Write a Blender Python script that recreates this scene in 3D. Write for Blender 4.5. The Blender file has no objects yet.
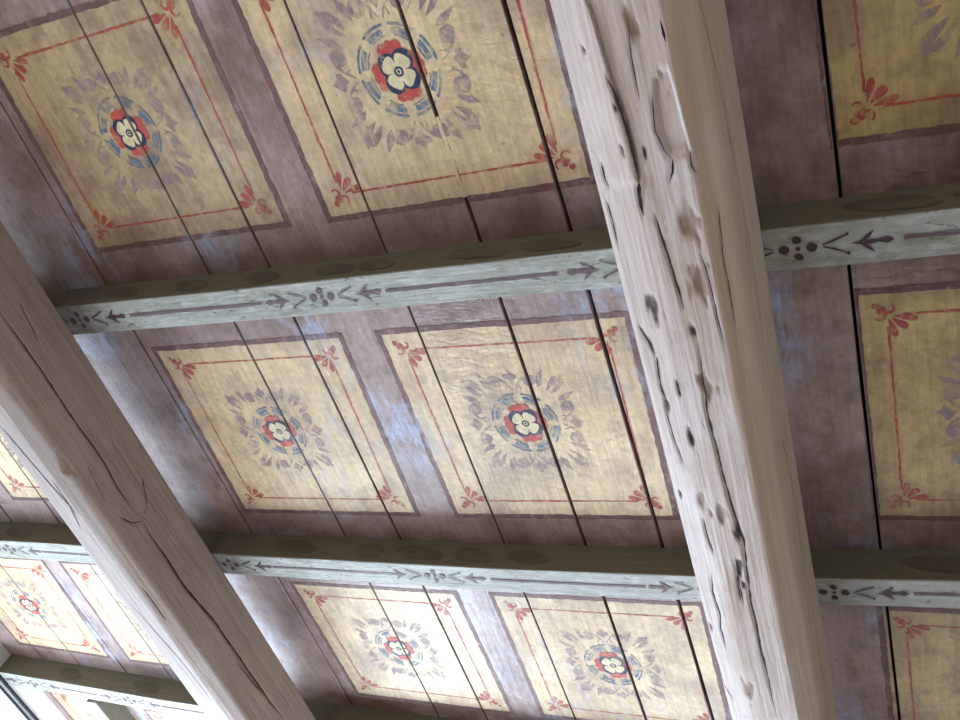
import bpy, bmesh, math, random
import numpy as np
from mathutils import Vector, Matrix, noise
random.seed(7)
S = 2.0            # metres per layout unit (the layout unit is the ceiling's height above the lens)
H0 = 1.6           # lens height above the floor
CZ = H0 + S        # ceiling underside
scn = bpy.context.scene
C = scn.collection
def W(x, y, z=1.0): return Vector((x * S, y * S, H0 + z * S))

# ------------------------------------------------------------------ tags
def tag(o, label=None, cat=None, group=None, kind=None):
    if label: o['label'] = label
    if cat: o['category'] = cat
    if group: o['group'] = group
    if kind: o['kind'] = kind
    return o
def empty(name, loc):
    o = bpy.data.objects.new(name, None); C.objects.link(o); o.location = loc; o.empty_display_size = .1
    return o
def link_bm(name, bm, mat, parent=None, smooth=False):
    """bm is in world coordinates; the object's origin is its parent's (or the world's) origin"""
    me = bpy.data.meshes.new(name)
    bm.to_mesh(me); bm.free()
    o = bpy.data.objects.new(name, me); C.objects.link(o)
    if mat: me.materials.append(mat)
    if parent:
        o.parent = parent
        off = Vector(parent.location)
        p = parent.parent
        while p: off += Vector(p.location); p = p.parent
        me.transform(Matrix.Translation(-off))
    if smooth:
        for f in me.polygons: f.use_smooth = True
    return o
def link_root(name, bm, mat, loc, smooth=False):
    me = bpy.data.meshes.new(name); bm.to_mesh(me); bm.free()
    me.transform(Matrix.Translation(-Vector(loc)))
    o = bpy.data.objects.new(name, me); C.objects.link(o); o.location = loc
    if mat: me.materials.append(mat)
    if smooth:
        for f in me.polygons: f.use_smooth = True
    return o

# ------------------------------------------------------------------ node helpers
def srgb(r, g, b):
    f = lambda c: (c / 255 / 12.92) if c / 255 <= .04045 else ((c / 255 + .055) / 1.055) ** 2.4
    return (f(r), f(g), f(b), 1)
class NT:
    def __init__(s, name):
        s.m = bpy.data.materials.new(name); s.m.use_nodes = True
        s.t = s.m.node_tree; s.n = s.t.nodes; s.l = s.t.links
        s.b = s.n['Principled BSDF']
        s.pos = s.n.new('ShaderNodeNewGeometry').outputs['Position']
    def mapv(s, sc, off=(0, 0, 0)):
        m = s.n.new('ShaderNodeMapping'); m.inputs['Scale'].default_value = sc; m.inputs['Location'].default_value = off
        s.l.new(s.pos, m.inputs['Vector']); return m.outputs[0]
    def noise(s, sc, scale=1.0, detail=4, rough=.55, off=(0, 0, 0), dist=0):
        n = s.n.new('ShaderNodeTexNoise'); n.inputs['Scale'].default_value = scale
        n.inputs['Detail'].default_value = detail; n.inputs['Roughness'].default_value = rough
        n.inputs['Distortion'].default_value = dist
        s.l.new(s.mapv(sc, off), n.inputs['Vector']); return n.outputs['Fac']
    def ramp(s, v, a, b, lo=0., hi=1.):
        r = s.n.new('ShaderNodeMapRange'); r.inputs['From Min'].default_value = a; r.inputs['From Max'].default_value = b
        r.inputs['To Min'].default_value = lo; r.inputs['To Max'].default_value = hi
        s.l.new(v, r.inputs['Value']); return r.outputs[0]
    def mix(s, f, a, b, mode='MIX'):
        m = s.n.new('ShaderNodeMix'); m.data_type = 'RGBA'; m.blend_type = mode
        def put(i, v):
            if isinstance(v, bpy.types.NodeSocket): s.l.new(v, m.inputs[i])
            else: m.inputs[i].default_value = v
        put(0, f); put(6, a); put(7, b); return m.outputs[2]
    def math(s, op, a, b=0.):
        m = s.n.new('ShaderNodeMath'); m.operation = op
        for i, v in ((0, a), (1, b)):
            if isinstance(v, bpy.types.NodeSocket): s.l.new(v, m.inputs[i])
            else: m.inputs[i].default_value = v
        return m.outputs[0]
    def attr(s, name):
        a = s.n.new('ShaderNodeAttribute'); a.attribute_name = name; return a.outputs['Fac']
    def grey(s, v):
        c = s.n.new('ShaderNodeCombineColor')
        for i in range(3): s.l.new(v, c.inputs[i])
        return c.outputs[0]
    def out(s, col, rough=.7, h=None, strength=.7, dist=.005, spec=.4):
        s.l.new(col, s.b.inputs['Base Color'])
        if isinstance(rough, bpy.types.NodeSocket): s.l.new(rough, s.b.inputs['Roughness'])
        else: s.b.inputs['Roughness'].default_value = rough
        s.b.inputs['Specular IOR Level'].default_value = spec
        if h is not None:
            bp = s.n.new('ShaderNodeBump'); bp.inputs['Strength'].default_value = strength
            bp.inputs['Distance'].default_value = dist
            s.l.new(h, bp.inputs['Height']); s.l.new(bp.outputs[0], s.b.inputs['Normal'])
        return s.m

def board_bump(t):
    g = t.noise((38, 4, 38), 1, 3)                 # grain running along the boards
    r = t.noise((16, 34, 30), 1, 3, off=(5, 2, 1), dist=.6)    # adze ripples
    f = t.noise((120, 90, 120), 1, 2)
    w = t.ramp(t.noise((1.7, .6, 1), 1, 1, off=(3, 7, 0)), .45, .6)
    return t.math('ADD', t.math('ADD', t.math('MULTIPLY', g, .7), t.math('MULTIPLY', t.math('MULTIPLY', r, w), 1.1)), t.math('MULTIPLY', f, .25))
def ground_colour(t, a, b, dirt, dirt_amt=.55, pale=(196, 190, 205), pale_amt=.6, dens=.6):
    c = t.mix(t.ramp(t.noise((2.2, 2.0, 1), 1, 4), .36, .64), a, b)
    c = t.mix(t.ramp(t.noise((4.6, 3.4, 1), 1, 6, .62, off=(9, 1, 0)), .46, .66, 0, dirt_amt), c, dirt)
    c = t.mix(t.ramp(t.noise((16, 13, 1), 1, 5, .6, off=(2, 4, 0)), .47, .68, 0, dirt_amt * .7), c, dirt)
    pm = t.math('MULTIPLY', t.ramp(t.noise((2.6, 1.5, 1), 1, 2, off=(11, 3, 0)), .50, .62),
                t.ramp(t.noise((18, 9, 1), 1, 5, .65, off=(1, 8, 0), dist=.8), dens - .12, dens + .1, 0, pale_amt))
    c = t.mix(pm, c, srgb(*pale))
    g = t.ramp(t.noise((70, 5, 70), 1, 4), .3, .72, .84, 1.12)
    c = t.mix(1., c, t.grey(g), 'MULTIPLY')
    g = t.ramp(t.noise((60, 48, 60), 1, 3), .3, .7, .88, 1.1)
    c = t.mix(1., c, t.grey(g), 'MULTIPLY')
    sp = t.ramp(t.noise((38, 30, 38), 1, 2, off=(5, 5, 0)), .72, .76, 0, .5)
    c = t.mix(sp, c, srgb(70, 52, 46))
    return c, pm
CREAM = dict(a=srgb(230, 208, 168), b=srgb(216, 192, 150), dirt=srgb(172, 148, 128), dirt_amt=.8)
SHADED_OCHRE = dict(a=srgb(206, 182, 128), b=srgb(186, 162, 112), dirt=srgb(146, 122, 96), dirt_amt=.8, pale_amt=.12)  # field paint dulled, mostly the right bay's dimmer light put into the colour
DIRTY = dict(a=srgb(204, 184, 144), b=srgb(188, 164, 124), dirt=srgb(142, 118, 102), dirt_amt=.9, pale_amt=.25)
LAV = dict(a=srgb(178, 154, 146), b=srgb(160, 138, 136), dirt=srgb(118, 94, 84), dirt_amt=.75, pale=(176, 188, 222), pale_amt=.85, dens=.55)
def m_ground(name, kw, rough=.55, dirt_shade=False, **k):
    t = NT(name); c, pm = ground_colour(t, **kw)
    if dirt_shade: c = t.mix(t.math('MULTIPLY', t.attr('dirt_shade'), t.ramp(t.noise((9, 9, 9), 1, 4), .3, .65, .35, 1)), c, srgb(92, 66, 46))
    return t.out(c, rough, board_bump(t), **k)
def m_paint(name, col, under, wear=.45, col2=None):
    """a worn painted mark: the ground colour shows through where the paint has gone"""
    t = NT(name); g, pm = ground_colour(t, **under)
    c = t.mix(t.ramp(t.noise((20, 16, 1), 1, 3), .35, .65), col, col2 or tuple(min(1, v * 1.25) for v in col[:3]) + (1,))
    c = t.mix(1., c, t.grey(t.ramp(t.noise((80, 60, 1), 1, 3), .3, .7, .85, 1.15)), 'MULTIPLY')
    wm = t.ramp(t.noise((44, 30, 1), 1, 6, .7, off=(6, 2, 0)), .60 - wear * .22, .74 - wear * .1, 0, .9)
    wm = t.math('MAXIMUM', wm, t.math('MULTIPLY', pm, .9))
    return t.out(t.mix(wm, c, g), .6, board_bump(t))
M = {}
M['lavender'] = m_ground('lavender_board_paint', LAV, .46, dirt_shade=True, spec=.5)
for key, kw in (('cream', CREAM), ('ochre', SHADED_OCHRE), ('dirty', DIRTY)):
    M[key] = m_ground(key + '_field_paint', kw, .5)
    M['red_' + key] = m_paint('red_paint_on_' + key, srgb(164, 76, 68), kw, .5)
    M['rose_' + key] = m_paint('bright_red_paint_on_' + key, srgb(178, 74, 66), kw, .3)
    M['purple_' + key] = m_paint('mauve_paint_on_' + key, srgb(138, 120, 120), kw, .75)
    M['blue_' + key] = m_paint('blue_paint_on_' + key, srgb(84, 106, 130), kw, .7)
    M['navy_' + key] = m_paint('navy_paint_on_' + key, srgb(38, 48, 78), kw, .1)
    M['petal_' + key] = m_paint('petal_paint_on_' + key, srgb(206, 194, 156), kw, .15)
M['edge'] = m_paint('brown_edge_paint', srgb(110, 80, 78), LAV, .3)
def m_joist():
    t = NT('grey_green_joist_paint')
    c = t.mix(t.ramp(t.noise((2, 5, 5), 1, 4), .35, .65), srgb(176, 178, 172), srgb(152, 154, 144))
    c = t.mix(t.ramp(t.noise((9, 22, 22), 1, 6, .65, off=(3, 0, 0)), .48, .66, 0, .55), c, srgb(126, 130, 112))
    c = t.mix(t.ramp(t.noise((20, 60, 60), 1, 5, .65, off=(0, 4, 0)), .50, .64, 0, .4), c, srgb(208, 212, 212))
    c = t.mix(t.ramp(t.noise((30, 60, 60), 1, 3, .6, off=(0, 9, 0)), .63, .69, 0, .7), c, srgb(84, 74, 64))
    h = t.math('ADD', t.noise((6, 60, 60), 1, 4), t.math('MULTIPLY', t.noise((60, 60, 60), 1, 2), .3))
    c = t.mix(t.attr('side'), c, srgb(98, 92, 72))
    c = t.mix(t.math('MULTIPLY', t.attr('stain_shade'), .75), c, srgb(66, 56, 50))  # painted shade where a beam meets the joist
    return t.out(c, .6, h, .7, .005)
M['joist'] = m_joist()
def m_on_joist(name, col, lo, hi):
    t = NT(name)
    c = t.mix(t.ramp(t.noise((12, 30, 30), 1, 5, .65), lo, hi, 0, .85), col, srgb(168, 176, 166))
    return t.out(c, .6)
M['stencil'] = m_on_joist('plum_stencil_paint', srgb(104, 84, 92), .56, .74)
M['stencil_dark'] = m_on_joist('dark_stencil_paint', srgb(74, 52, 54), .62, .8)
t = NT('dark_olive_garland_paint')
M['garland'] = t.out(t.mix(t.ramp(t.noise((8, 20, 20), 1, 5, .65), .45, .7), srgb(80, 73, 57), srgb(97, 91, 71)), .7)
def m_beam(name, a, b, hi, streak, k=1.):
    t = NT(name)
    c = t.mix(t.ramp(t.noise((7, 1.0, 7), 1, 5, .6), .36, .64), a, b)
    c = t.mix(t.ramp(t.noise((24, 1.2, 24), 1, 5, .6, off=(4, 2, 0)), .44, .62, 0, .75 * k), c, streak)
    c = t.mix(1., c, t.grey(t.ramp(t.noise((75, 2.5, 75), 1, 5, .6, off=(1, 2, 8)), .3, .7, 1 - .2 * k, 1 + .14 * k)), 'MULTIPLY')
    c = t.mix(t.ramp(t.noise((14, 1.5, 14), 1, 6, .65, off=(14, 2, 5), dist=.5), .60, .66, 0, .7 * k), c, tuple(v * .76 for v in streak[:3]) + (1,))
    c = t.mix(t.ramp(t.noise((5, 2.2, 5), 1, 4, .6, off=(1, 9, 3)), .55, .7, 0, .6), c, hi)
    c = t.mix(t.ramp(t.noise((3, 3, 3), 1, 6, .65, off=(7, 7, 3)), .56, .68, 0, .35), c, srgb(160, 142, 112))
    c = t.mix(t.ramp(t.noise((60, 14, 60), 1, 4, .6, off=(7, 7, 7)), .66, .72, 0, .5), c, srgb(110, 88, 76))
    c = t.mix(t.attr('tan'), c, srgb(184, 158, 124))
    c = t.mix(t.attr('pale'), c, srgb(236, 232, 234))
    c = t.mix(t.attr('stain_shade'), c, srgb(124, 94, 66))
    c = t.mix(t.attr('crack'), c, srgb(34, 26, 26))
    h = t.math('ADD', t.noise((70, 3, 70), 1, 4), t.math('MULTIPLY', t.noise((90, 60, 90), 1, 2), .25))
    return t.out(c, .62, h, .8, .005, spec=.35)
M['beam'] = m_beam('pinkish_hewn_beam_paint', srgb(222, 206, 200), srgb(208, 190, 182), srgb(232, 226, 228), srgb(188, 166, 150))
M['beam_shaded'] = m_beam('shaded_hewn_beam_paint', srgb(154, 134, 122), srgb(146, 126, 114), srgb(162, 146, 136), srgb(134, 114, 102), .4)  # same beam paint browned, its unlit side put into the colour
def flat(name, col, rough=.8, metal=0):
    t = NT(name); c = t.mix(t.ramp(t.noise((6, 6, 6), 1, 4), .3, .7), col, tuple(v * .8 for v in col[:3]) + (1,))
    t.b.inputs['Metallic'].default_value = metal
    return t.out(c, rough)
M['void'] = flat('dark_gap', (.004, .003, .003, 1), 1)
M['crack'] = flat('crack_shadow', srgb(44, 34, 34), .9)
M['plaster'] = flat('white_lime_plaster', srgb(238, 238, 236))
M['floorwood'] = flat('brown_floor_boards', srgb(128, 100, 78), .6)
M['cable'] = flat('dark_cable_sheath', srgb(8, 16, 30), .75)
M['clip'] = flat('grey_clip_metal', srgb(70, 76, 84), .4, .6)

# ------------------------------------------------------------------ ceiling boards
#        x position, gap width, drift in x per unit y
SEAMS = [(-2.106, .0028, -.008), (-1.973, .0028, -.012), (-1.822, .004, -.009), (-1.670, .003, -.014),
         (-1.43, .003, 0), (-1.174, .0038, -.004), (-.9655, .0028, 0), (-.855, .0036, .004), (-.657, .0024, .006),
         (-.516, .0046, .009), (-.3925, .0052, .012), (-.235, .003, 0), (-.0745, .0042, .005), (.13, .003, 0), (.33, .003, 0), (.60, .003, 0), (.82, .003, 0), (1.03, .003, 0)]
Y0, Y1 = -1.35, 2.46
FILL = [((-.516, .0046, .009), .335, .443)]
def seam_x(s, y): return s[0] + s[2] * (y - .2)
bm = bmesh.new()
tint = []
edges = [(-2.25, 0, 0)] + SEAMS + [(1.2, 0, 0)]
nst = 190
for a, b in zip(edges[:-1], edges[1:]):
    rnd = random.uniform(-.0008, .0008)
    rows = []
    for k in range(nst + 1):
        y = Y0 + (Y1 - Y0) * k / nst
        wob = lambda e, q: .0007 * noise.noise(Vector((e[0] * 31 + q, y * 6, 0))) if e[1] else 0
        xl = seam_x(a, y) + a[1] / 2 + wob(a, 0); xr = seam_x(b, y) - b[1] / 2 + wob(b, 5)
        ch = .0012
        rows.append([bm.verts.new(W(*v)) for v in ((xl, y, 1.012), (xl, y, 1 + ch), (xl + ch, y, 1.0), (xr - ch, y, 1.0), (xr, y, 1 + ch), (xr, y, 1.012))])
    for r0_, r1_ in zip(rows[:-1], rows[1:]):
        for i in range(5): bm.faces.new((r0_[i], r0_[i + 1], r1_[i + 1], r1_[i]))
bmesh.ops.recalc_face_normals(bm, faces=bm.faces)
sl = bm.verts.layers.float.new('dirt_shade')  # joist shade painted on the boards together with brown staining
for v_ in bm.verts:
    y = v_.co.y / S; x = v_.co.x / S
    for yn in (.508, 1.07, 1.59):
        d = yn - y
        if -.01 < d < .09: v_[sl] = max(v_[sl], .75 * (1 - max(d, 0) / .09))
    for xb in (-1.24, -.154):  # corners between beam and joist darkened, shade put into the colour
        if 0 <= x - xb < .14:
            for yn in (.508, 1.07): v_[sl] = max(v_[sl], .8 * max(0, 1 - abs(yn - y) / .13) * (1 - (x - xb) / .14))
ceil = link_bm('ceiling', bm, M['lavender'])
tag(ceil, 'ceiling of wide mauve painted boards with dark open joints between them', kind='structure')
bm = bmesh.new()
v = [bm.verts.new(W(x, y, z)) for z in (1.0125, 1.03) for x, y in ((-2.25, Y0), (1.2, Y0), (1.2, Y1), (-2.25, Y1))]
for f in ((0, 1, 2, 3), (7, 6, 5, 4), (0, 4, 5, 1), (1, 5, 6, 2), (2, 6, 7, 3), (3, 7, 4, 0)): bm.faces.new([v[i] for i in f])
o = link_bm('ceiling_backing', bm, M['void'], ceil)

# ------------------------------------------------------------------ painted panels
LAYER = .0004 / S * 1.0
class Paint:
    """collects flat painted shapes, in layout units, on the ceiling plane"""
    def __init__(s, layer, rag=.0006): s.bm = bmesh.new(); s.z = 1 - layer * LAYER; s.rag = rag; s.k = 0
    def v(s, p):
        q = Vector((p[0] * 260, p[1] * 260, s.k * .37))
        dx = noise.noise(q) * s.rag; dy = noise.noise(q + Vector((9, 9, 9))) * s.rag
        return s.bm.verts.new(W(p[0] + dx, p[1] + dy, s.z))
    def poly(s, pts):
        s.k += 1; s.z -= 1e-6
        s.bm.faces.new([s.v(p) for p in pts])
    def stroke(s, pts, ws, caps=True):
        s.k += 1; s.z -= 1e-6
        L, R = [], []
        n = len(pts)
        for i, p in enumerate(pts):
            a = pts[max(i - 1, 0)]; b = pts[min(i + 1, n - 1)]
            d = np.array(b, float) - np.array(a, float); d /= (np.hypot(*d) + 1e-12); nn = np.array((-d[1], d[0]))
            w = ws[i] if hasattr(ws, '__len__') else ws
            L.append(s.v(np.array(p) + nn * w / 2)); R.append(s.v(np.array(p) - nn * w / 2))
        for i in range(n - 1): s.bm.faces.new((L[i], L[i + 1], R[i + 1], R[i]))
    def disc(s, c, r, n=14, sx=1, rot=0):
        pts = []
        for i in range(n):
            a = 2 * math.pi * i / n; x, y = r * sx * math.cos(a), r * math.sin(a)
            pts.append((c[0] + x * math.cos(rot) - y * math.sin(rot), c[1] + x * math.sin(rot) + y * math.cos(rot)))
        s.poly(pts)
    def ring(s, c, r0, r1, a0=0, a1=2 * math.pi, n=24, sx=1, sy=1):
        s.k += 1; s.z -= 1e-6
        P = []
        for i in range(n + 1):
            a = a0 + (a1 - a0) * i / n
            P.append([s.v((c[0] + r * sx * math.cos(a), c[1] + r * sy * math.sin(a))) for r in (r0, r1)])
        for p, q in zip(P[:-1], P[1:]): s.bm.faces.new((p[0], p[1], q[1], q[0]))
    def cut(s):
        """leave the board joints open"""
        xs = [v.co.x / S for v in s.bm.verts]
        if not xs: return
        for sm in SEAMS[:15]:
            if sm[0] < min(xs) - .03 or sm[0] > max(xs) + .03: continue
            n = Vector((1, -sm[2], 0)).normalized()
            for sg in (-1, 1):
                g = list(s.bm.verts) + list(s.bm.edges) + list(s.bm.faces)
                bmesh.ops.bisect_plane(s.bm, geom=g, plane_co=W(sm[0] + sg * (sm[1] / 2 + .0007), .2), plane_no=n, dist=1e-7)
            kill = []
            for f in s.bm.faces:
                c = f.calc_center_median(); y = c.y / S
                if abs(c.x / S - seam_x(sm, y)) < sm[1] / 2 + .0007: kill.append(f)
            bmesh.ops.delete(s.bm, geom=kill, context='FACES')
    def done(s, name, mat, parent):
        s.cut()
        bmesh.ops.recalc_face_normals(s.bm, faces=s.bm.faces)
        for f in s.bm.faces:
            if f.normal.z > 0: f.normal_flip()
        return link_bm(name, s.bm, mat, parent)

def seg(a, b, n):
    return [(a[0] + (b[0] - a[0]) * i / n, a[1] + (b[1] - a[1]) * i / n) for i in range(n + 1)]
def painted_panel(q, centre, key, label, r=1.0, has=(1, 1, 1, 1), ornaments=True, ring=True, inset=.033):
    """q: TL, TR, BR, BL corners of the yellow field (T = small y)"""
    TL, TR, BR, BL = [np.array(p, float) for p in q]
    base = (TL + TR + BR + BL) / 4
    root = empty('ceiling_painting', W(base[0], base[1], 1.0))
    tag(root, label, 'ceiling painting', 'square paintings between the joists')
    # field
    P = Paint(1, .0015)
    n = 28
    ring_ = seg(TL, TR, n)[:-1] + seg(TR, BR, n)[:-1] + seg(BR, BL, n)[:-1] + seg(BL, TL, n)[:-1]
    P.poly(ring_)
    P.cut(); P.cut = lambda: None
    for sm, ya_, yb_ in FILL:
        if TL[0] < sm[0] < TR[0] and TL[1] < ya_ < BL[1]:
            P.stroke([(seam_x(sm, y) + .0006 * math.sin(y * 300), y) for y in np.linspace(ya_, min(yb_, BL[1] + .0), 14)], [sm[1] + .0012 - .0012 * (k == 0) for k in range(14)])
    P.done('field', M[key], root)
    # dark edge band, with a wavering hand-painted width
    P = Paint(2, .002)
    cs = [TL, TR, BR, BL]; mid = base
    out = [c + (c - mid) / np.abs(c - mid) * .0055 for c in cs]
    inn = [c - (c - mid) / np.abs(c - mid) * .0035 for c in cs]
    for i in range(4):
        a, b = seg(out[i], out[(i + 1) % 4], 40), seg(inn[i], inn[(i + 1) % 4], 40)
        P.k += 1
        A = [P.v(p) for p in a]; B = [P.v(p) for p in b]
        for j in range(40): P.bm.faces.new((A[j], A[j + 1], B[j + 1], B[j]))
    P.done('edge_band', M['edge'], root)
    # red line and its corner ornaments
    ins = []
    for c in cs: ins.append(c - np.sign(c - mid) * inset)
    P = Paint(2, .0012)
    for i in range(4):
        a, b = ins[i], ins[(i + 1) % 4]; d = (b - a) / np.hypot(*(b - a))
        pts = seg(a + d * .017, b - d * .017, 46)
        ws = [.0030 + .0011 * noise.noise(Vector((p[0] * 17, p[1] * 17, i))) for p in pts]
        P.stroke(pts, ws)
    P.done('border_line', M['red_' + key], root)
    if ornaments:
        for i in range(4):
            if not has[i]: continue
            c = ins[i]; s_ = -np.sign(c - mid)      # towards the centre
            P = Paint(3, .0007)
            loc = lambda u, v: (c[0] + s_[0] * u, c[1] + s_[1] * v)
            for ang, L, w in ((14, .026, .0085), (45, .022, .0100), (76, .026, .0085)):   # fan of three petals
                a = math.radians(ang); pts = [loc(.007 * math.cos(a) + t_ * L * math.cos(a), .007 * math.sin(a) + t_ * L * math.sin(a)) for t_ in (0, .25, .5, .75, .92, 1)]
                P.stroke(pts, [w * k for k in (.12, .5, .85, 1, .75, .2)])
            P.disc(loc(-.0125, -.0125), .0042)
            for m_ in (0, 1):                         # two curled commas
                pts = []
                for k in range(9):
                    a = math.radians(-60 + 235 * k / 8); rr = .0064
                    u, v_ = .0065 + rr * math.cos(a), -.0085 + rr * math.sin(a) * .9
                    u -= .001
                    pts.append(loc(u - .004, v_) if not m_ else loc(v_, u - .004))
                P.stroke(pts, [.0016 + .0042 * k / 8 for k in range(9)])
                e = pts[-1]; P.disc(e, .0040, 10)
            P.done('corner_ornament', M['red_' + key], root)
    # wreath of mauve scrolls
    cx, cy = centre
    def rot(u, v, a): return (cx + r * (u * math.cos(a) - v * math.sin(a)), cy + r * 1.08 * (u * math.sin(a) + v * math.cos(a)))
    P = Paint(2, .0024)
    for k in range(4):
        a = math.pi / 2 * k
        P.poly([rot(*p, a) for p in ((.070, 0), (.076, .004), (.079, .011), (.085, .0105), (.086, .005), (.094, .0), (.086, -.005), (.085, -.0105), (.079, -.011), (.076, -.004))])
        for sg in (1, -1):
            pts = []
            for j in range(10):                      # comma scroll: thin stem curling out to a round head
                th = j / 9; rr = .0585 + .026 * math.sin(th * 1.75)
                ang = sg * (.04 + .34 * th)
                pts.append(rot(rr * math.cos(ang), rr * math.sin(ang), a))
            P.stroke(pts, [r * (.0018 + .0085 * (j / 9) ** 2) for j in range(10)])
            P.disc(rot(.0790 * math.cos(sg * .36), .0790 * math.sin(sg * .36), a), .0098 * r, 14, 1.15, a + sg * .9)
            P.stroke([rot(.0625, sg * .0375, a), rot(.070, sg * .042, a), rot(.079, sg * .0455, a), rot(.090, sg * .052, a)], [.001 * r, .0085 * r, .0095 * r, .001 * r])
            # leaf and blob reaching into the corner
            P.stroke([rot(.056, sg * .050, a), rot(.066, sg * .058, a), rot(.075, sg * .068, a), rot(.078, sg * .082, a)], [.001, .008 * r, .0105 * r, .0012])
            P.stroke([rot(.0600, sg * .012, a), rot(.071, sg * .010, a)], [.001, .003 * r])
    P.done('scroll_wreath', M['purple_' + key], root)
    if not ring: return root
    # rosette: blue dashed rings, red petals, navy outline, four-lobed flower
    P = Paint(3, .0014)
    for k in range(8):
        a0 = 2 * math.pi * k / 8 + .10 + .05 * random.random(); a1 = a0 + .62
        P.ring((cx, cy), .0505 * r, .0535 * r, a0, a1, 10, 1, 1.08)
        P.ring((cx, cy), .0420 * r, .0480 * r, a0 + .05, a1 - .08, 10, 1, 1.08)
        P.ring((cx, cy), .0385 * r, .0400 * r, a0 + .1, a1 - .02, 10, 1, 1.08)
    ro = P.done('rosette', M['blue_' + key], root)
    P = Paint(4, .0010)
    for k in range(4):
        a = math.pi / 2 * k - .12
        P.poly([rot(*p, a) for p in ((.010, -.012), (.020, -.0165), (.029, -.0165), (.0335, -.012), (.0325, -.0055), (.0355, 0), (.0325, .0055), (.0335, .012), (.029, .0165), (.020, .0165), (.010, .012))])
    P.done('red_petals', M['rose_' + key], ro)
    def lobes(R, A, n=48, ph=math.pi / 4, sharp=1.0):
        pts = []
        for i in range(n):
            th = 2 * math.pi * i / n
            rr = R * (1 + A * abs(math.cos(2 * (th - ph))) ** sharp - A)
            pts.append(rot(rr * math.cos(th), rr * math.sin(th), 0))
        return pts
    P = Paint(5, .0006); P.poly(lobes(.0278, .30, ph=math.pi / 4 - .12)); P.done('navy_outline', M['navy_' + key], ro)
    P = Paint(6, .0006)
    for k in range(4):
        a = math.pi / 2 * k + math.pi / 4 - .12
        P.poly([rot(*p, a) for p in ((.0006, 0), (.006, -.0062), (.012, -.0102), (.0170, -.0104), (.0202, -.0070), (.0208, 0), (.0202, .0070), (.0170, .0104), (.012, .0102), (.006, .0062))])
    P.done('cream_flower', M['petal_' + key], ro)
    P = Paint(7, .0004); P.ring((cx, cy), .0038 * r, .0064 * r, n=16); P.disc((cx, cy), .0018 * r, 8)
    P.done('flower_centre', M['navy_' + key], ro)
    return root

painted_panel([(-1.148, .113), (-.788, .108), (-.790, .444), (-1.153, .443)], (-.976, .277), 'dirty',
              'dingy cream panel with red rosette, top left corner of the picture', .92)
painted_panel([(-.723, .106), (-.343, .106), (-.344, .444), (-.720, .447)], (-.543, .272), 'cream',
              'large cream panel with blue ringed rosette above the upper joist, left of the pink beam', 1.0)
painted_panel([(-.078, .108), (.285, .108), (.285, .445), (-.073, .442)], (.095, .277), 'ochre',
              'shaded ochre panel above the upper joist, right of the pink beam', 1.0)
painted_panel([(-1.154, .635), (-.788, .636), (-.794, 1.006), (-1.161, 1.004)], (-.988, .816), 'cream',
              'cream panel below the upper joist beside the brown beam, with whitish abrasion', .92)
painted_panel([(-.721, .636), (-.346, .638), (-.349, 1.004), (-.718, 1.007)], (-.538, .814), 'cream',
              'central cream panel between the two joists against the pink beam, with rippled boards', .98)
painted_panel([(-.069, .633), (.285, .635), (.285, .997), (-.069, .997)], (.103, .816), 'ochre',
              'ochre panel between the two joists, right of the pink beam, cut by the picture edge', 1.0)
painted_panel([(-1.150, 1.203), (-.790, 1.205), (-.784, 1.559), (-1.145, 1.553)], (-.976, 1.381), 'cream',
              'golden cream panel under the lower joist beside the brown beam', .95)
painted_panel([(-.717, 1.203), (-.345, 1.200), (-.349, 1.556), (-.715, 1.553)], (-.532, 1.376), 'cream',
              'pale cream panel under the lower joist against the pink beam', .98)
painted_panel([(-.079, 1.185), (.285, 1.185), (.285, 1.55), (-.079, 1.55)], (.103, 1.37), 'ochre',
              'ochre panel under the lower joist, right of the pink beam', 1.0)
painted_panel([(-2.165, 1.168), (-1.828, 1.172), (-1.855, 1.518), (-2.158, 1.499)], (-1.997, 1.338), 'cream',
              'bright washed-out panel with whole rosette left of the brown beam', .92)
painted_panel([(-1.773, 1.176), (-1.415, 1.18), (-1.415, 1.530), (-1.788, 1.521)], (-1.60, 1.35), 'cream',
              'bright washed-out panel partly hidden by the brown beam, in line with the lower joist', .95)
painted_panel([(-1.775, .635), (-1.415, .635), (-1.415, .985), (-1.769, .979)], (-1.60, .81), 'cream',
              'small visible corner of a cream panel at the left picture edge, above the lower joist', .95)
painted_panel([(-2.205, 1.675), (-1.99, 1.675), (-1.99, 2.04), (-2.205, 2.04)], (-2.095, 1.86), 'cream',
              'overexposed pale panel beyond the lowest joist beside the cables', .8, ornaments=True)
painted_panel([(-1.875, 1.735), (-1.415, 1.73), (-1.415, 2.07), (-1.87, 2.07)], (-1.62, 1.90), 'cream',
              'sliver of pale panel beyond the lowest joist, touching the brown beam', .95)

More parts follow.
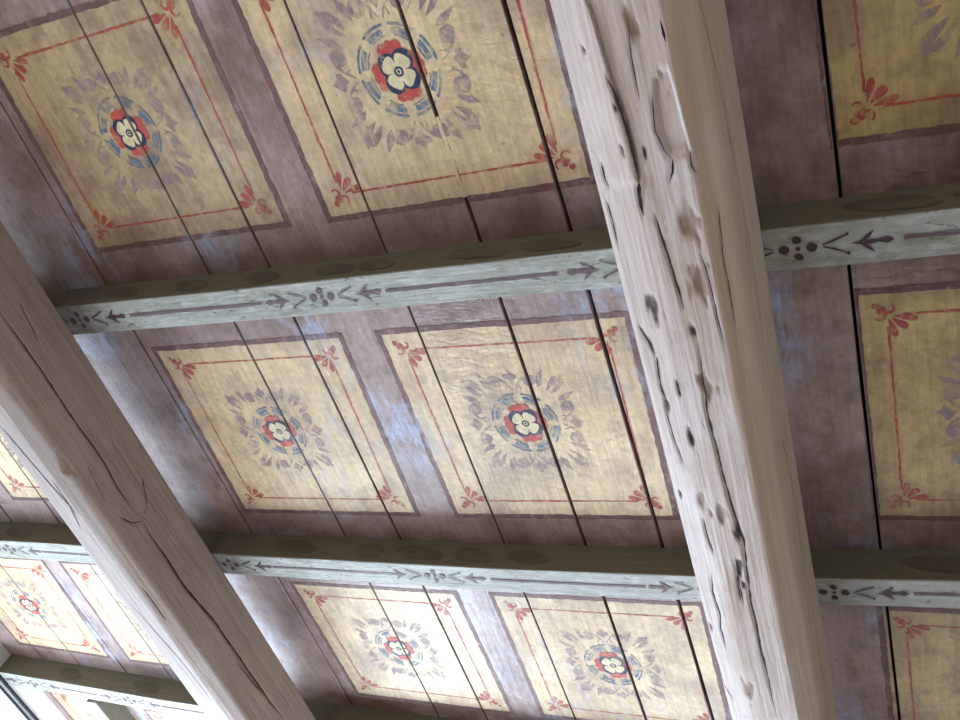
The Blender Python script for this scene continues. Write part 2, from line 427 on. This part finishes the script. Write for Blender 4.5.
# ------------------------------------------------------------------ hewn beams
def tri(x): return x
def build_beam(name, xl, xr, zb, zt, mat, label, cracks_b=(), cracks_s=(), left_cham=(.040, .014), right_cham=(.012, .010),
               ya=-1.3, yb=2.44, knots=(), ledge=None, flake=None, seed=0, facet=None, pale_w=0, pale_k=.6, fine=True, warp=.004, group='hewn ceiling beams'):
    st = .0015 if fine else .004
    # profile, going from the top left down, along the bottom and up the right side
    ztop = zt - .0004
    cx_, cz_ = left_cham; rx_, rz_ = right_cham
    corners = [(xl, ztop), (xl, zb + cz_), (xl + cx_, zb), (xr - rx_, zb), (xr, zb + rz_), (xr, ztop)]
    steps = [st * 3, st, st * .9, st, st * 1.1]
    prof = []; arc = []; zone = []
    for i, (a, b) in enumerate(zip(corners[:-1], corners[1:])):
        n = max(2, int(math.hypot(b[0] - a[0], b[1] - a[1]) / steps[i]))
        for k in range(n):
            f = k / n; prof.append((a[0] + (b[0] - a[0]) * f, a[1] + (b[1] - a[1]) * f)); zone.append(i)
    prof.append(corners[-1]); zone.append(4)
    prof = np.array(prof); zone = np.array(zone)
    # round the arrises a little
    for _ in range(14 if fine else 2): prof[1:-1] = .25 * prof[:-2] + .5 * prof[1:-1] + .25 * prof[2:]
    d = np.gradient(prof, axis=0); d /= np.hypot(d[:, 0], d[:, 1])[:, None]
    nrm = np.stack([d[:, 1], -d[:, 0]], 1)       # outward (downward on the bottom)
    ys = []
    y = ya
    while y < yb:
        ys.append(y); y += .0055 if (fine and .1 < y < 1.5) else .02
    ys.append(yb); ys = np.array(ys)
    NP, NY = len(prof), len(ys)
    X = np.repeat(prof[None, :, 0], NY, 0).copy(); Z = np.repeat(prof[None, :, 1], NY, 0).copy(); Yg = np.repeat(ys[:, None], NP, 1)
    disp = np.zeros((NY, NP)); crack = np.zeros((NY, NP)); stain_shade = np.zeros((NY, NP)); tan = np.zeros((NY, NP)); pale = np.zeros((NY, NP))
    nz = noise.noise
    for j in range(NY):
        yy = ys[j]
        for i in range(NP):
            px, pz = prof[i]
            disp[j, i] = .0016 * nz(Vector((px * 22 + seed, yy * 1.7, pz * 22))) + .0009 * nz(Vector((px * 70, yy * 3.1 + seed, pz * 70))) \
                + warp * .5 * nz(Vector((yy * 1.3, zone[i] * 7.3 + seed, 0)))
    bz = (zone == 2) | (zone == 1) | (zone == 3)
    def dist_poly(A, B, pts):
        best = np.full(A.shape, 9.); tpos = np.zeros(A.shape)
        tot = 0; L = []
        for (a0, b0), (a1, b1) in zip(pts[:-1], pts[1:]): L.append(math.hypot(a1 - a0, b1 - b0)); tot += L[-1]
        acc = 0
        for ((a0, b0), (a1, b1)), l in zip(zip(pts[:-1], pts[1:]), L):
            t_ = np.clip(((A - a0) * (a1 - a0) + (B - b0) * (b1 - b0)) / (l * l + 1e-12), 0, 1)
            dd = np.hypot(A - a0 - t_ * (a1 - a0), B - b0 - t_ * (b1 - b0))
            m = dd < best; best[m] = dd[m]; tpos[m] = ((acc + t_ * l) / tot)[m]; acc += l
        return best, tpos
    for pts, w in cracks_b:
        dd, tp = dist_poly(X, Yg, pts); taper = np.clip(np.minimum(tp, 1 - tp) * 8, .35, 1)
        g = np.clip(1 - dd / (w * taper), 0, 1); g[:, ~bz] = 0
        disp -= g * .0022
    sz = (zone == 4) | (zone == 3)
    for pts, w in cracks_s:
        dd, tp = dist_poly(Z, Yg, [(p[1], p[0]) for p in pts]); taper = np.clip(np.minimum(tp, 1 - tp) * 8, .35, 1)
        g = np.clip(1 - dd / (w * taper), 0, 1); g[:, ~sz] = 0
        disp -= g * .0022
    for (kx, ky, rr, dk) in knots:
        dd = np.hypot(X - kx, (Yg - ky) * .42)
        for j in np.where(np.abs(ys - ky) < rr * 4)[0]:
            for i in np.where(np.abs(prof[:, 0] - kx) < rr * 1.6)[0]: dd[j, i] *= 1 + .9 * nz(Vector((prof[i, 0] * 160 + kx * 99, ys[j] * 60, 1)))
        g = np.clip((1 - dd / rr) * 1.6, 0, 1); g[:, ~bz] = 0
        stain_shade = np.maximum(stain_shade, np.clip(g * 1.5, 0, 1) * (.75 if dk < 1 else .5)); disp -= g * .002
        if dk >= 1: crack = np.maximum(crack, np.clip(g * 2.4 - .9, 0, 1) * .9)
    if ledge:                                      # the split-off flakes: the left lip is raised over the middle
        pts = ledge
        xs_ = np.interp(ys, [p[1] for p in pts], [p[0] for p in pts])
        in_y = (ys > pts[0][1] - .3) & (ys < pts[-1][1])
        for j in range(NY):
            if not in_y[j]: continue
            side = X[j] - xs_[j]
            disp[j] += np.where((side < 0) & (side > -.06) & bz, .0026 * np.clip(1 + side / .06, 0, 1), 0)
            disp[j] -= np.where((side >= 0) & (side < .025) & bz, .0022 * (1 - side / .025), 0)
            near = np.clip(1 - np.abs(side - .0004) / .0014, 0, 1); near[~bz] = 0
            crack[j] = np.maximum(crack[j], near * .7)
    if flake:                                      # a torn-off sliver: shallow on the left, a sharp wall on the right
        for j in range(NY):
            yy = ys[j]
            if not (flake[0][0][1] < yy < flake[0][-1][1]): continue
            a_ = np.interp(yy, [p[1] for p in flake[0]], [p[0] for p in flake[0]]); b_ = np.interp(yy, [p[1] for p in flake[1]], [p[0] for p in flake[1]])
            f_ = (X[j] - a_) / max(b_ - a_, 1e-4)
            disp[j] -= np.where((f_ > 0) & (f_ < 1) & bz, .0042 * np.clip(f_ * 4, 0, 1), 0)
            stain_shade[j] = np.maximum(stain_shade[j], np.where((f_ > 0) & (f_ < .3) & bz, .35, 0))
            pale[j] = np.maximum(pale[j], np.clip(1 - np.abs(X[j] - b_ - .0006) / .0016, 0, 1) * .9)  # painted highlight along the wall that catches the light
    if facet:                                      # long tan facets towards the right arris
        fx = np.interp(ys, [p[0] for p in facet], [p[1] for p in facet])
        for j in range(NY):
            m = np.clip((X[j] - fx[j]) / .006, 0, 1); m[zone >= 3] = 1; m[zone == 0] = 0
            tan[j] = m * .65
    if pale_w:  # left facet and underside painted paler, standing for window light
        for j in range(NY):
            e = xl + pale_w * (1 + .25 * nz(Vector((ys[j] * 2.1, 3, seed))))
            pale[j] = np.maximum(pale[j], np.clip((e - X[j]) / .006, 0, 1) * pale_k)
            pale[j][zone == 0] = .3
    PX = X + nrm[None, :, 0] * disp; PZ = Z + nrm[None, :, 1] * disp
    PX += (warp * .35 * np.sin(ys * 2.3 + seed))[:, None]
    co = np.stack([PX * S, Yg * S, PZ * S + H0], -1).reshape(-1, 3)
    idx = np.arange(NY * NP).reshape(NY, NP)
    faces = np.stack([idx[:-1, :-1], idx[:-1, 1:], idx[1:, 1:], idx[1:, :-1]], -1).reshape(-1, 4)
    extra = []
    # flat top closing the beam
    for j in range(NY - 1): extra.append((idx[j, -1], idx[j, 0], idx[j + 1, 0], idx[j + 1, -1]))
    base = Vector(W((xl + xr) / 2, (ya + yb) / 2, zb))
    co = co - np.array(base)
    me = bpy.data.meshes.new(name)
    me.from_pydata(co.tolist(), [], faces.tolist() + [tuple(int(q) for q in e) for e in extra])
    me.update()
    for nm, A in (('crack', crack), ('stain_shade', stain_shade), ('tan', tan), ('pale', pale)):
        at = me.attributes.new(nm, 'FLOAT', 'POINT'); at.data.foreach_set('value', A.reshape(-1).astype(np.float32))
    for f in me.polygons: f.use_smooth = True
    me.materials.append(mat)
    bmm = bmesh.new(); bmm.from_mesh(me); bmesh.ops.recalc_face_normals(bmm, faces=bmm.faces)
    # sharp top arrises
    bmm.to_mesh(me); bmm.free()
    o = bpy.data.objects.new(name, me); C.objects.link(o); o.location = base
    tag(o, label, 'beam', group, 'thing')
    # drying cracks: thin tapering dark slits following the worked surface
    bmc = bmesh.new()
    cow = co.reshape(NY, NP, 3)
    def surf(a, yy, side_):
        j = min(int(np.searchsorted(ys, yy)), NY - 1)
        if side_: sel = np.where(zone >= 3)[0]; i = sel[np.argmin(np.abs(Z[j, sel] - a))]
        else: sel = np.where((zone >= 1) & (zone <= 3))[0]; i = sel[np.argmin(np.abs(X[j, sel] - a))]
        n = Vector((nrm[i, 0], 0, nrm[i, 1]))
        d_ = float(disp[max(0, j - 3):j + 4, max(0, i - 4):i + 5].max())
        q = Vector((prof[i, 0] + (warp * .35 * math.sin(yy * 2.3 + seed)), yy, prof[i, 1])) + n * (d_ + .00035)
        if side_: q.z = a
        else: q.x = a
        return Vector((q.x * S, q.y * S, q.z * S + H0)) - base, n
    def ribbon(pts, w, side_, k):
        P_ = []
        for p, q in zip(pts[:-1], pts[1:]):
            n = max(1, int(math.hypot(q[0] - p[0], q[1] - p[1]) / .006))
            P_ += [(p[0] + (q[0] - p[0]) * m / n, p[1] + (q[1] - p[1]) * m / n) for m in range(n)]
        P_.append(pts[-1]); N_ = len(P_); prev = None
        for m, (a, b) in enumerate(P_):
            aa, yy = (b, a) if side_ else (a, b)
            aa += .0007 * nz(Vector((m * .45, k * 3.1 + seed, 0))) + .0012 * nz(Vector((m * .12, k * 5.1, 2)))
            c, n = surf(aa, yy, side_)
            tp = min(m, N_ - 1 - m) / max(1, N_ * .18)
            ww = S * w * .36 * min(1, .15 + tp) * (1 + .7 * nz(Vector((m * .5, k * 1.3, 7))))
            across = n.cross(Vector((0, 1, 0))).normalized()
            cur = (bmc.verts.new(c + across * ww), bmc.verts.new(c - across * ww))
            if prev: bmc.faces.new((prev[0], prev[1], cur[1], cur[0]))
            prev = cur
    for k, (pts, w) in enumerate(cracks_b): ribbon(pts, w, False, k)
    for k, (pts, w) in enumerate(cracks_s): ribbon(pts, w, True, k + 50)
    mc = bpy.data.meshes.new('drying_cracks'); bmc.to_mesh(mc); bmc.free(); mc.materials.append(M['crack'])
    oc = bpy.data.objects.new('drying_cracks', mc); C.objects.link(oc); oc.parent = o
    return o
#CD0
CR_NB = [([(-0.2216, 0.394), (-0.2198, 0.4191), (-0.2145, 0.4844), (-0.2142, 0.5046)], 0.0028), ([(-0.2072, 0.5333), (-0.208, 0.5672), (-0.2131, 0.6347), (-0.2108, 0.7063), (-0.2092, 0.7673), (-0.2029, 0.8318), (-0.2102, 0.9409), (-0.2096, 1.0634), (-0.2088, 1.177)], 0.0026), ([(-0.267, 0.5258), (-0.2589, 0.5481), (-0.2567, 0.5638)], 0.003), ([(-0.2559, 0.5652), (-0.2585, 0.6052), (-0.2562, 0.6273)], 0.003), ([(-0.2518, 0.8948), (-0.2566, 0.9316), (-0.2539, 0.9691), (-0.258, 1.0026), (-0.2566, 1.0427)], 0.0024), ([(-0.2377, 0.2564), (-0.2328, 0.2711), (-0.2293, 0.3048), (-0.229, 0.3292), (-0.2298, 0.3594)], 0.0034), ([(-0.2298, 0.3594), (-0.2332, 0.3849), (-0.2326, 0.3957)], 0.005), ([(-0.2685, 0.38), (-0.2666, 0.402), (-0.2679, 0.4298)], 0.0022), ([(-0.3129, 1.0769), (-0.316, 1.1098), (-0.3172, 1.1321)], 0.003), ([(-0.2754, 1.0783), (-0.2749, 1.1257), (-0.2649, 1.1574)], 0.0025), ([(-0.2455, 0.8), (-0.2452, 0.8334), (-0.2423, 0.859)], 0.0025), ([(-0.2368, 0.6649), (-0.2357, 0.6837)], 0.004), ([(-0.2388, 0.5927), (-0.239, 0.6171)], 0.003), ([(-0.2627, 0.3389), (-0.2634, 0.3543), (-0.262, 0.3649)], 0.0025), ([(-0.2017, 0.2815), (-0.2055, 0.3137), (-0.2013, 0.3337), (-0.1956, 0.3425)], 0.0014), ([(-0.1956, 0.3425), (-0.1982, 0.3561), (-0.2028, 0.3655)], 0.0022), ([(-0.1784, 0.3375), (-0.1794, 0.353), (-0.1764, 0.3614)], 0.0022), ([(-0.2185, 0.8665), (-0.2192, 0.9197), (-0.2196, 0.9473)], 0.002), ([(-0.2201, 0.8928), (-0.2219, 0.9382)], 0.002), ([(-0.2595, 0.6328), (-0.2588, 0.6759), (-0.2536, 0.7209)], 0.0015), ([(-0.1871, 0.4396), (-0.1832, 0.4852), (-0.1811, 0.5515)], 0.0015), ([(-0.1655, 0.3997), (-0.1685, 0.4529), (-0.1685, 0.534)], 0.0013), ([(-0.2086, 0.214), (-0.2124, 0.2479), (-0.213, 0.284)], 0.0012)]
CR_NS = [([(0.2182, 0.8223), (0.265, 0.833), (0.3283, 0.8583), (0.402, 0.8578)], 0.0026), ([(0.4182, 0.8621), (0.4797, 0.871), (0.5479, 0.8672), (0.5888, 0.8518)], 0.0022), ([(0.6664, 0.8979), (0.7524, 0.8753), (0.8296, 0.8934), (0.9202, 0.8815), (1.011, 0.8571), (1.0875, 0.8459)], 0.0024), ([(0.4566, 0.8548), (0.5168, 0.838)], 0.0016), ([(0.215, 0.7754), (0.2344, 0.7796)], 0.004)]
CR_LS = [([(0.4563, 0.8575), (0.5727, 0.8607), (0.6459, 0.8595), (0.7218, 0.862), (0.7706, 0.8624), (0.811, 0.8571), (0.8656, 0.8581)], 0.003), ([(0.8588, 0.832), (0.881, 0.8424), (0.8946, 0.8607)], 0.003), ([(0.836, 0.9089), (0.8788, 0.8887), (0.8949, 0.8634)], 0.0022), ([(0.8962, 0.8623), (0.9266, 0.8585), (0.99, 0.8589), (1.0688, 0.8588), (1.1643, 0.8693), (1.3151, 0.8707), (1.4238, 0.8728), (1.4826, 0.8788)], 0.0044), ([(1.2715, 0.8608), (1.3373, 0.8638), (1.3874, 0.8702)], 0.0024), ([(0.4591, 0.8948), (0.5355, 0.8837)], 0.0014), ([(0.9572, 0.864), (1.0415, 0.8582), (1.1758, 0.8669)], 0.0012)]
CR_LB = [([(-1.3071, 0.6192), (-1.2903, 0.7289), (-1.276, 0.8091)], 0.0022), ([(-1.3325, 0.7849), (-1.3321, 0.8744), (-1.324, 0.9133)], 0.0025), ([(-1.2563, 0.995), (-1.2557, 1.0876)], 0.0015), ([(-1.2016, 0.7143), (-1.2186, 0.8013)], 0.0015), ([(-1.276, 0.7311), (-1.2789, 0.791), (-1.2929, 0.8491)], 0.0018), ([(-1.3039, 1.0248), (-1.2811, 1.1889), (-1.2735, 1.3239)], 0.0012)]
LEDGE = [(-0.2389, 0.1907), (-0.2371, 0.2012), (-0.2344, 0.2347), (-0.233, 0.2601), (-0.2328, 0.2711), (-0.2293, 0.3048), (-0.229, 0.3292), (-0.2285, 0.3443), (-0.2298, 0.3594)]
KN = [(-0.2447, 0.5042, 0.008, 1), (-0.1932, 0.475, 0.009, 0.5), (-0.2056, 0.8187, 0.007, 1), (-0.222, 0.7914, 0.008, 0.6), (-0.2138, 0.8749, 0.006, 1), (-0.2373, 1.1243, 0.009, 0.6), (-0.2186, 0.3329, 0.002, 1), (-0.237, 0.3269, 0.002, 1), (-0.2345, 0.3283, 0.002, 1), (-0.2354, 0.2865, 0.002, 1), (-0.2521, 0.2329, 0.002, 1), (-0.206, 0.218, 0.006, 0.8), (-0.2078, 0.5307, 0.005, 1), (-0.1917, 0.4119, 0.01, 0.5), (-0.2065, 0.6012, 0.008, 0.4), (-0.2559, 0.6316, 0.004, 1), (-0.2411, 0.7676, 0.006, 0.7), (-0.2366, 0.6764, 0.005, 1), (-0.2668, 0.7679, 0.003, 1), (-0.2731, 1.0082, 0.004, 1), (-0.2131, 0.9102, 0.003, 1)]
KL = [(-1.2388, 0.546, 0.006, 1), (-1.2246, 1.0711, 0.008, 1), (-1.1474, 0.6149, 0.004, 0.5), (-1.2454, 0.714, 0.012, 0.3)]
FLAKE = [[(-0.1869, 0.26), (-0.1973, 0.2687), (-0.2026, 0.2859), (-0.2046, 0.3138), (-0.1992, 0.342)], [(-0.1841, 0.2588), (-0.1816, 0.2825), (-0.1803, 0.3085), (-0.1784, 0.3375)]]
FACET = [(0.2028, -0.1833), (0.2426, -0.1733), (0.2545, -0.1789), (0.3281, -0.1768), (0.3882, -0.1737), (0.4521, -0.175), (0.533, -0.1812), (0.6023, -0.187), (0.6921, -0.1816), (0.7669, -0.1791), (0.8225, -0.1721), (0.9344, -0.1748), (1.009, -0.1719), (1.1099, -0.1712), (1.1748, -0.1708)]
#CD1
HB, HT = .793, .945
build_beam('ceiling_beam', -.277, -.154, HB, HT, M['beam'],
           'thick pinkish white hewn beam with cracks and knots, crossing the picture right of centre',
           CR_NB, CR_NS, (.040, .012), (.024, .026), ledge=LEDGE, flake=FLAKE, knots=KN, facet=FACET, pale_w=.036, pale_k=.2, seed=3)
build_beam('ceiling_beam', -1.332, -1.240, HB, HT, M['beam_shaded'],
           'brown hewn beam with one long dark crack, crossing the lower left corner',
           CR_LB, CR_LS, (.010, .008), (.030, .016), knots=KL, seed=11, pale_w=.075, pale_k=.25, warp=.003)


# ------------------------------------------------------------------ joists
JX0, JX1 = -2.234, 1.18
def joist(label, ctrl, width, beam_shades, motifs, lines, ovals, x0=JX0, x1=JX1):
    """ctrl: (x, y of the near face); motifs: centre x list; all in layout units"""
    zb = .945
    yn = lambda x: float(np.interp(x, [c[0] for c in ctrl], [c[1] for c in ctrl]))
    xs = np.arange(x0, x1 + .001, .01)
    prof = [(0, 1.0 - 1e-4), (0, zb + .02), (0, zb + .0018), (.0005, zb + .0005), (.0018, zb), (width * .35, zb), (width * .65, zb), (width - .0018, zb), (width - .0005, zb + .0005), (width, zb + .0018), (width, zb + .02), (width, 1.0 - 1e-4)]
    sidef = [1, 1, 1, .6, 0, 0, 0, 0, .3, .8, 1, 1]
    co = []; side = []; shd = []
    for x in xs:
        for k, (dy, z) in enumerate(prof):
            q = Vector((x * 9, k * 1.7, ctrl[0][1] * 10)); w = noise.noise(q) * .0009 + noise.noise(Vector((x * 45, k, 4))) * .0003
            if k < 3: w = 0
            co.append(W(x, yn(x) + dy + w, z + (noise.noise(q + Vector((0, 0, 5))) * .0007 if 0 < k < 11 else 0)))
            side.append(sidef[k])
            s_ = 0
            for (sx, sw, am) in beam_shades:  # dark shade of the beam painted onto the joist around the crossing
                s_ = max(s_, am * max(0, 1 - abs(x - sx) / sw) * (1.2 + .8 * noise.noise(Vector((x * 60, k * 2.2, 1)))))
            shd.append(min(1, max(0, s_)))
    NP = len(prof); nx = len(xs)
    faces = [(i * NP + k, i * NP + k + 1, (i + 1) * NP + k + 1, (i + 1) * NP + k) for i in range(nx - 1) for k in range(NP - 1)]
    faces += [tuple(range(NP)), tuple((nx - 1) * NP + k for k in reversed(range(NP)))]
    faces += [(i * NP + NP - 1, i * NP, (i + 1) * NP, (i + 1) * NP + NP - 1) for i in range(nx - 1)]
    base = W((x0 + x1) / 2, yn(-.7), zb)
    root = empty('painted_joist', base)
    tag(root, label, 'joist', 'painted grey-green joists', 'thing')
    me = bpy.data.meshes.new('timber'); me.from_pydata([c - base for c in co], [], faces); me.update()
    for nm, A in (('side', side), ('stain_shade', shd)):
        at = me.attributes.new(nm, 'FLOAT', 'POINT'); at.data.foreach_set('value', np.array(A, np.float32))
    bmm = bmesh.new(); bmm.from_mesh(me); bmesh.ops.recalc_face_normals(bmm, faces=bmm.faces); bmm.to_mesh(me); bmm.free()
    me.materials.append(M['joist'])
    o = bpy.data.objects.new('timber', me); C.objects.link(o); o.parent = root
    # stencilled marks on the underside
    def mark(x, v, w=0):   # x along, v across from the centreline
        return (x, yn(x) + width / 2 + v)
    class Under(Paint):
        def __init__(s): super().__init__(0, .0008); s.z = zb - .0008
        def cut(s): pass
    for mx, kind in motifs:
        P = Under()
        for sg in (-1, 1):
            u = lambda a, v: mark(mx + sg * a, v)
            # V of two fine stems
            P.stroke([u(.026, .001), u(.038, .005), u(.050, .011)], [.0012, .0026, .0016])
            P.stroke([u(.026, -.001), u(.038, -.006), u(.050, -.011)], [.0012, .0026, .0016])
            P.disc(u(.051, .0115), .0022, 8); P.disc(u(.051, -.0115), .0018, 8)
            # three-pronged bud with a drop behind it
            P.stroke([u(.055, 0), u(.066, .001), u(.074, 0), u(.082, 0), u(.090, 0), u(.096, .0)], [.0008, .004, .0060, .0034, .0082, .0022])
            P.stroke([u(.062, 0), u(.071, .006), u(.077, .0125)], [.0015, .0045, .0012])
            P.stroke([u(.062, 0), u(.071, -.006), u(.077, -.0125)], [.0015, .0045, .0012])
            P.disc(u(.0145, 0), .0058, 12)
        P.disc(mark(mx, .0105), .0048, 12); P.disc(mark(mx, -.0105), .0048, 12); P.disc(mark(mx, 0), .0028, 8)
        P.done('stencil_flower', M['stencil_dark' if kind else 'stencil'], root)
    for a, b in lines:
        P = Under(); n = 24
        pts = [mark(a + (b - a) * i / n, 0) for i in range(n + 1)]
        P.stroke(pts, [.0046 + .0012 * noise.noise(Vector((i * .8, a * 9, 0))) for i in range(n + 1)])
        P.done('stencil_line', M['stencil'], root)
    # garland of dark ovals on the near side
    for ox, ow in ovals:
        bmo = bmesh.new(); ring_ = []
        for i in range(28):
            a = 2 * math.pi * i / 28
            rr_ = 1 + .22 * noise.noise(Vector((math.cos(a) * 1.4, math.sin(a) * 1.4, ox * 9)))
            x = ox + ow * rr_ * math.cos(a); z = .971 + .0150 * rr_ * math.sin(a) - .12 * (x - ox)
            ring_.append(bmo.verts.new(W(x, yn(x) - .0008, z)))
        bmo.faces.new(ring_); link_bm('garland_leaf', bmo, M['garland'], root)
    return root
joist('upper grey-green joist with plum stencilling, crossing the picture above its middle',
      [(-2.8, .506), (-1.2, .506), (-.9, .509), (-.35, .509), (0, .507), (1.2, .507)], .0540,
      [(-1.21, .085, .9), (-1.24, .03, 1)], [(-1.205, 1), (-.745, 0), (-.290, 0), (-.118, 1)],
      [(-1.100, -.848), (-.643, -.399), (-.012, .26)], [(-1.12, .04), (-.98, .035), (-.85, .03), (-.725, .035), (-.66, .03), (-.51, .045), (-.41, .04), (-.02, .05), (.09, .05)])
joist('lower grey-green joist with plum stencilling, running below the central panels',
      [(-2.8, 1.050), (-1.8, 1.052), (-1.2, 1.066), (-.6, 1.073), (-.3, 1.070), (0, 1.058), (1.2, 1.05)], .0550,
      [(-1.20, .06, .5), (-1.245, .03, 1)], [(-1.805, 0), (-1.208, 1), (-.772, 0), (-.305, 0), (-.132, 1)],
      [(-2.1, -1.905), (-1.705, -1.45), (-1.110, -.869), (-.668, -.405), (-.030, .25)], [(-1.78, .04), (-1.06, .05), (-.90, .03), (-.80, .045), (-.70, .04), (-.60, .04), (.02, .06)])
joist('lowest joist, brightly lit underneath, at the bottom left of the picture',
      [(-2.8, 1.55), (-2.2, 1.555), (-1.9, 1.572), (-1.7, 1.585), (-1.2, 1.603), (1.2, 1.61)], .0560,
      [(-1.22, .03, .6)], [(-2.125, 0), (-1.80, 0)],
      [(-2.02, -1.905), (-1.70, -1.45)], [(-2.0, .04), (-1.75, .04)])

# short trimmer beyond the lowest joist
bm = bmesh.new()
ya, yb = 1.640, 2.42
prof = [(-1.972, .9999), (-1.972, .948), (-1.970, .945), (-1.942, .945), (-1.940, .948), (-1.940, .9999)]
rows = []
for k in range(25):
    y = ya + (yb - ya) * k / 24
    rows.append([bm.verts.new(W(x + .0008 * noise.noise(Vector((y * 9, x * 50, z * 50))), y, z)) for x, z in prof])
for a, b in zip(rows[:-1], rows[1:]):
    for i in range(5): bm.faces.new((a[i], a[i + 1], b[i + 1], b[i]))
    bm.faces.new((a[5], a[0], b[0], b[5]))
bm.faces.new(rows[0]); bm.faces.new(rows[-1][::-1])
bmesh.ops.recalc_face_normals(bm, faces=bm.faces)
bm.verts.layers.float.new('side'); bm.verts.layers.float.new('stain_shade')
ly = bm.verts.layers.float['side']
for v_ in bm.verts:
    v_[ly] = .9 if v_.co.z > W(0, 0, .9475).z else 0
o = link_root('ceiling_trimmer', bm, M['joist'], W(-1.956, ya, .945))
tag(o, 'short narrow timber butting the lowest joist from behind, dark side and white underside', 'timber', None, 'thing')

# two dark cables fixed along the wall
def tube(bm, pts, r, n=10):
    rings = []
    for i, p in enumerate(pts):
        d = (Vector(pts[min(i + 1, len(pts) - 1)]) - Vector(pts[max(i - 1, 0)])).normalized()
        a = d.orthogonal().normalized(); b = d.cross(a)
        rings.append([bm.verts.new(Vector(p) + (a * math.cos(t_) + b * math.sin(t_)) * r) for t_ in [2 * math.pi * k / n for k in range(n)]])
    for r0_, r1_ in zip(rings[:-1], rings[1:]):
        for k in range(n): bm.faces.new((r0_[k], r0_[(k + 1) % n], r1_[(k + 1) % n], r1_[k]))
    bm.faces.new(rings[0][::-1]); bm.faces.new(rings[-1])
for z, rr, xx, lab in ((.9395, .0085, -2.2302, 'thicker upper dark cable fixed along the bright wall under the lowest joist'), (.9255, .0062, -2.2315, 'thinner lower dark cable fixed along the bright wall')):
    bm = bmesh.new()
    pts = [W(xx + .0006 * math.sin(k * .7), .6 + k * .06, z + .0008 * math.sin(k * .9 + z * 40)) for k in range(31)]
    tube(bm, pts, rr)
    o = link_root('cable', bm, M['cable'], W(xx, 1.5, z), True)
    tag(o, lab, 'cable', 'cables on the bright wall')

# ------------------------------------------------------------------ room shell
def box(bm, lo, hi):
    v = [bm.verts.new((x, y, z)) for z in (lo[2], hi[2]) for x, y in ((lo[0], lo[1]), (hi[0], lo[1]), (hi[0], hi[1]), (lo[0], hi[1]))]
    for f in ((3, 2, 1, 0), (4, 5, 6, 7), (0, 1, 5, 4), (1, 2, 6, 5), (2, 3, 7, 6), (3, 0, 4, 7)): bm.faces.new([v[i] for i in f])
XL, XR, YN, YF = -2.235 * S, 1.2 * S, Y0 * S, Y1 * S
bm = bmesh.new(); box(bm, (XL, YN, -.12), (XR, YF, 0)); tag(link_bm('floor', bm, M['floorwood']), 'brown wooden floor', kind='structure')
def wall(name, along, lo, hi, at, thick, holes):
    """along 'x' or 'y'; holes: list of (a0, a1, z0, z1)"""
    bm = bmesh.new(); cur = lo
    def put(a0, a1, z0, z1):
        if a1 - a0 < 1e-6 or z1 - z0 < 1e-6: return
        if along == 'x': box(bm, (a0, at, z0), (a1, at + thick, z1))
        else: box(bm, (at, a0, z0), (at + thick, a1, z1))
    for a0, a1, z0, z1 in sorted(holes):
        put(cur, a0, 0, CZ); put(a0, a1, 0, z0); put(a0, a1, z1, CZ); cur = a1
    put(cur, hi, 0, CZ)
    return tag(link_bm(name, bm, M['plaster']), name.replace('_', ' ') + ' of white plaster', kind='structure')
FH = [(-2.15 * S, -1.40 * S, .9, 3.25), (-.95 * S, -.35 * S, .9, 2.6)]
wall('wall_far', 'x', XL - .3, XR + .3, YF, .3, FH)
LH = [(.9 * S, 2.0 * S, .9, 3.0)]
wall('wall_left', 'y', YN, YF, XL - .3, .3, LH)
NH = [(-1.5 * S, .6 * S, .9, 2.5)]  # unseen opening added for the fill light
wall('wall_near', 'x', XL - .3, XR + .3, YN - .3, .3, NH)
wall('wall_right', 'y', YN, YF, XR, .3, [])
# ------------------------------------------------------------------ light
def area(loc, size, rot, power, col, name):
    l = bpy.data.lights.new(name, 'AREA'); l.shape = 'RECTANGLE'; l.size, l.size_y = size; l.energy = power; l.color = col
    o = bpy.data.objects.new(name, l); C.objects.link(o); o.location = loc; o.rotation_euler = rot
    return o
R90 = math.pi / 2
BLUE = (.70, .84, 1.0)
area((-1.775 * S, YF + .12, 1.85), (1.48, 1.9), (-R90, 0, 0), 265, BLUE, 'window_light_far')
area((-.65 * S, YF + .12, 1.75), (1.1, 1.6), (-R90, 0, 0), 85, BLUE, 'window_light_mid')
area((XL - .1, 1.45 * S, 1.95), (2.0, 2.1), (0, -R90, 0), 75, BLUE, 'window_light_left')
area((-.45 * S, YN - .1, 1.7), (4.0, 1.5), (R90, 0, 0), 46, (1.0, .92, .82), 'fill_light_near')  # weak warm fill added behind the camera
w = bpy.data.worlds.new('World'); scn.world = w; w.use_nodes = True
bg = w.node_tree.nodes['Background']; bg.inputs[0].default_value = (.75, .86, 1, 1); bg.inputs[1].default_value = .6

# ------------------------------------------------------------------ camera
cam = bpy.data.cameras.new('Camera'); co_ = bpy.data.objects.new('Camera', cam); C.objects.link(co_)
fw = Vector((-.4266354, .51640358, .74250224)); r_ = Vector((.90274417, .29315487, .31482247)); u_ = Vector((.0550927, -.80460398, .59125056))
u_ = r_.cross(fw)
co_.matrix_world = Matrix(((r_.x, u_.x, -fw.x, 0), (r_.y, u_.y, -fw.y, 0), (r_.z, u_.z, -fw.z, H0), (0, 0, 0, 1)))
cam.sensor_width = 36; cam.lens = 939.93 / 960 * 36; cam.clip_start = .05
scn.camera = co_
scn.view_settings.view_transform = 'Standard'; scn.view_settings.look = 'None'
scn.view_settings.exposure = 0.0
scn.cycles.use_denoising = True
scn.cycles.max_bounces = 6; scn.cycles.diffuse_bounces = 4
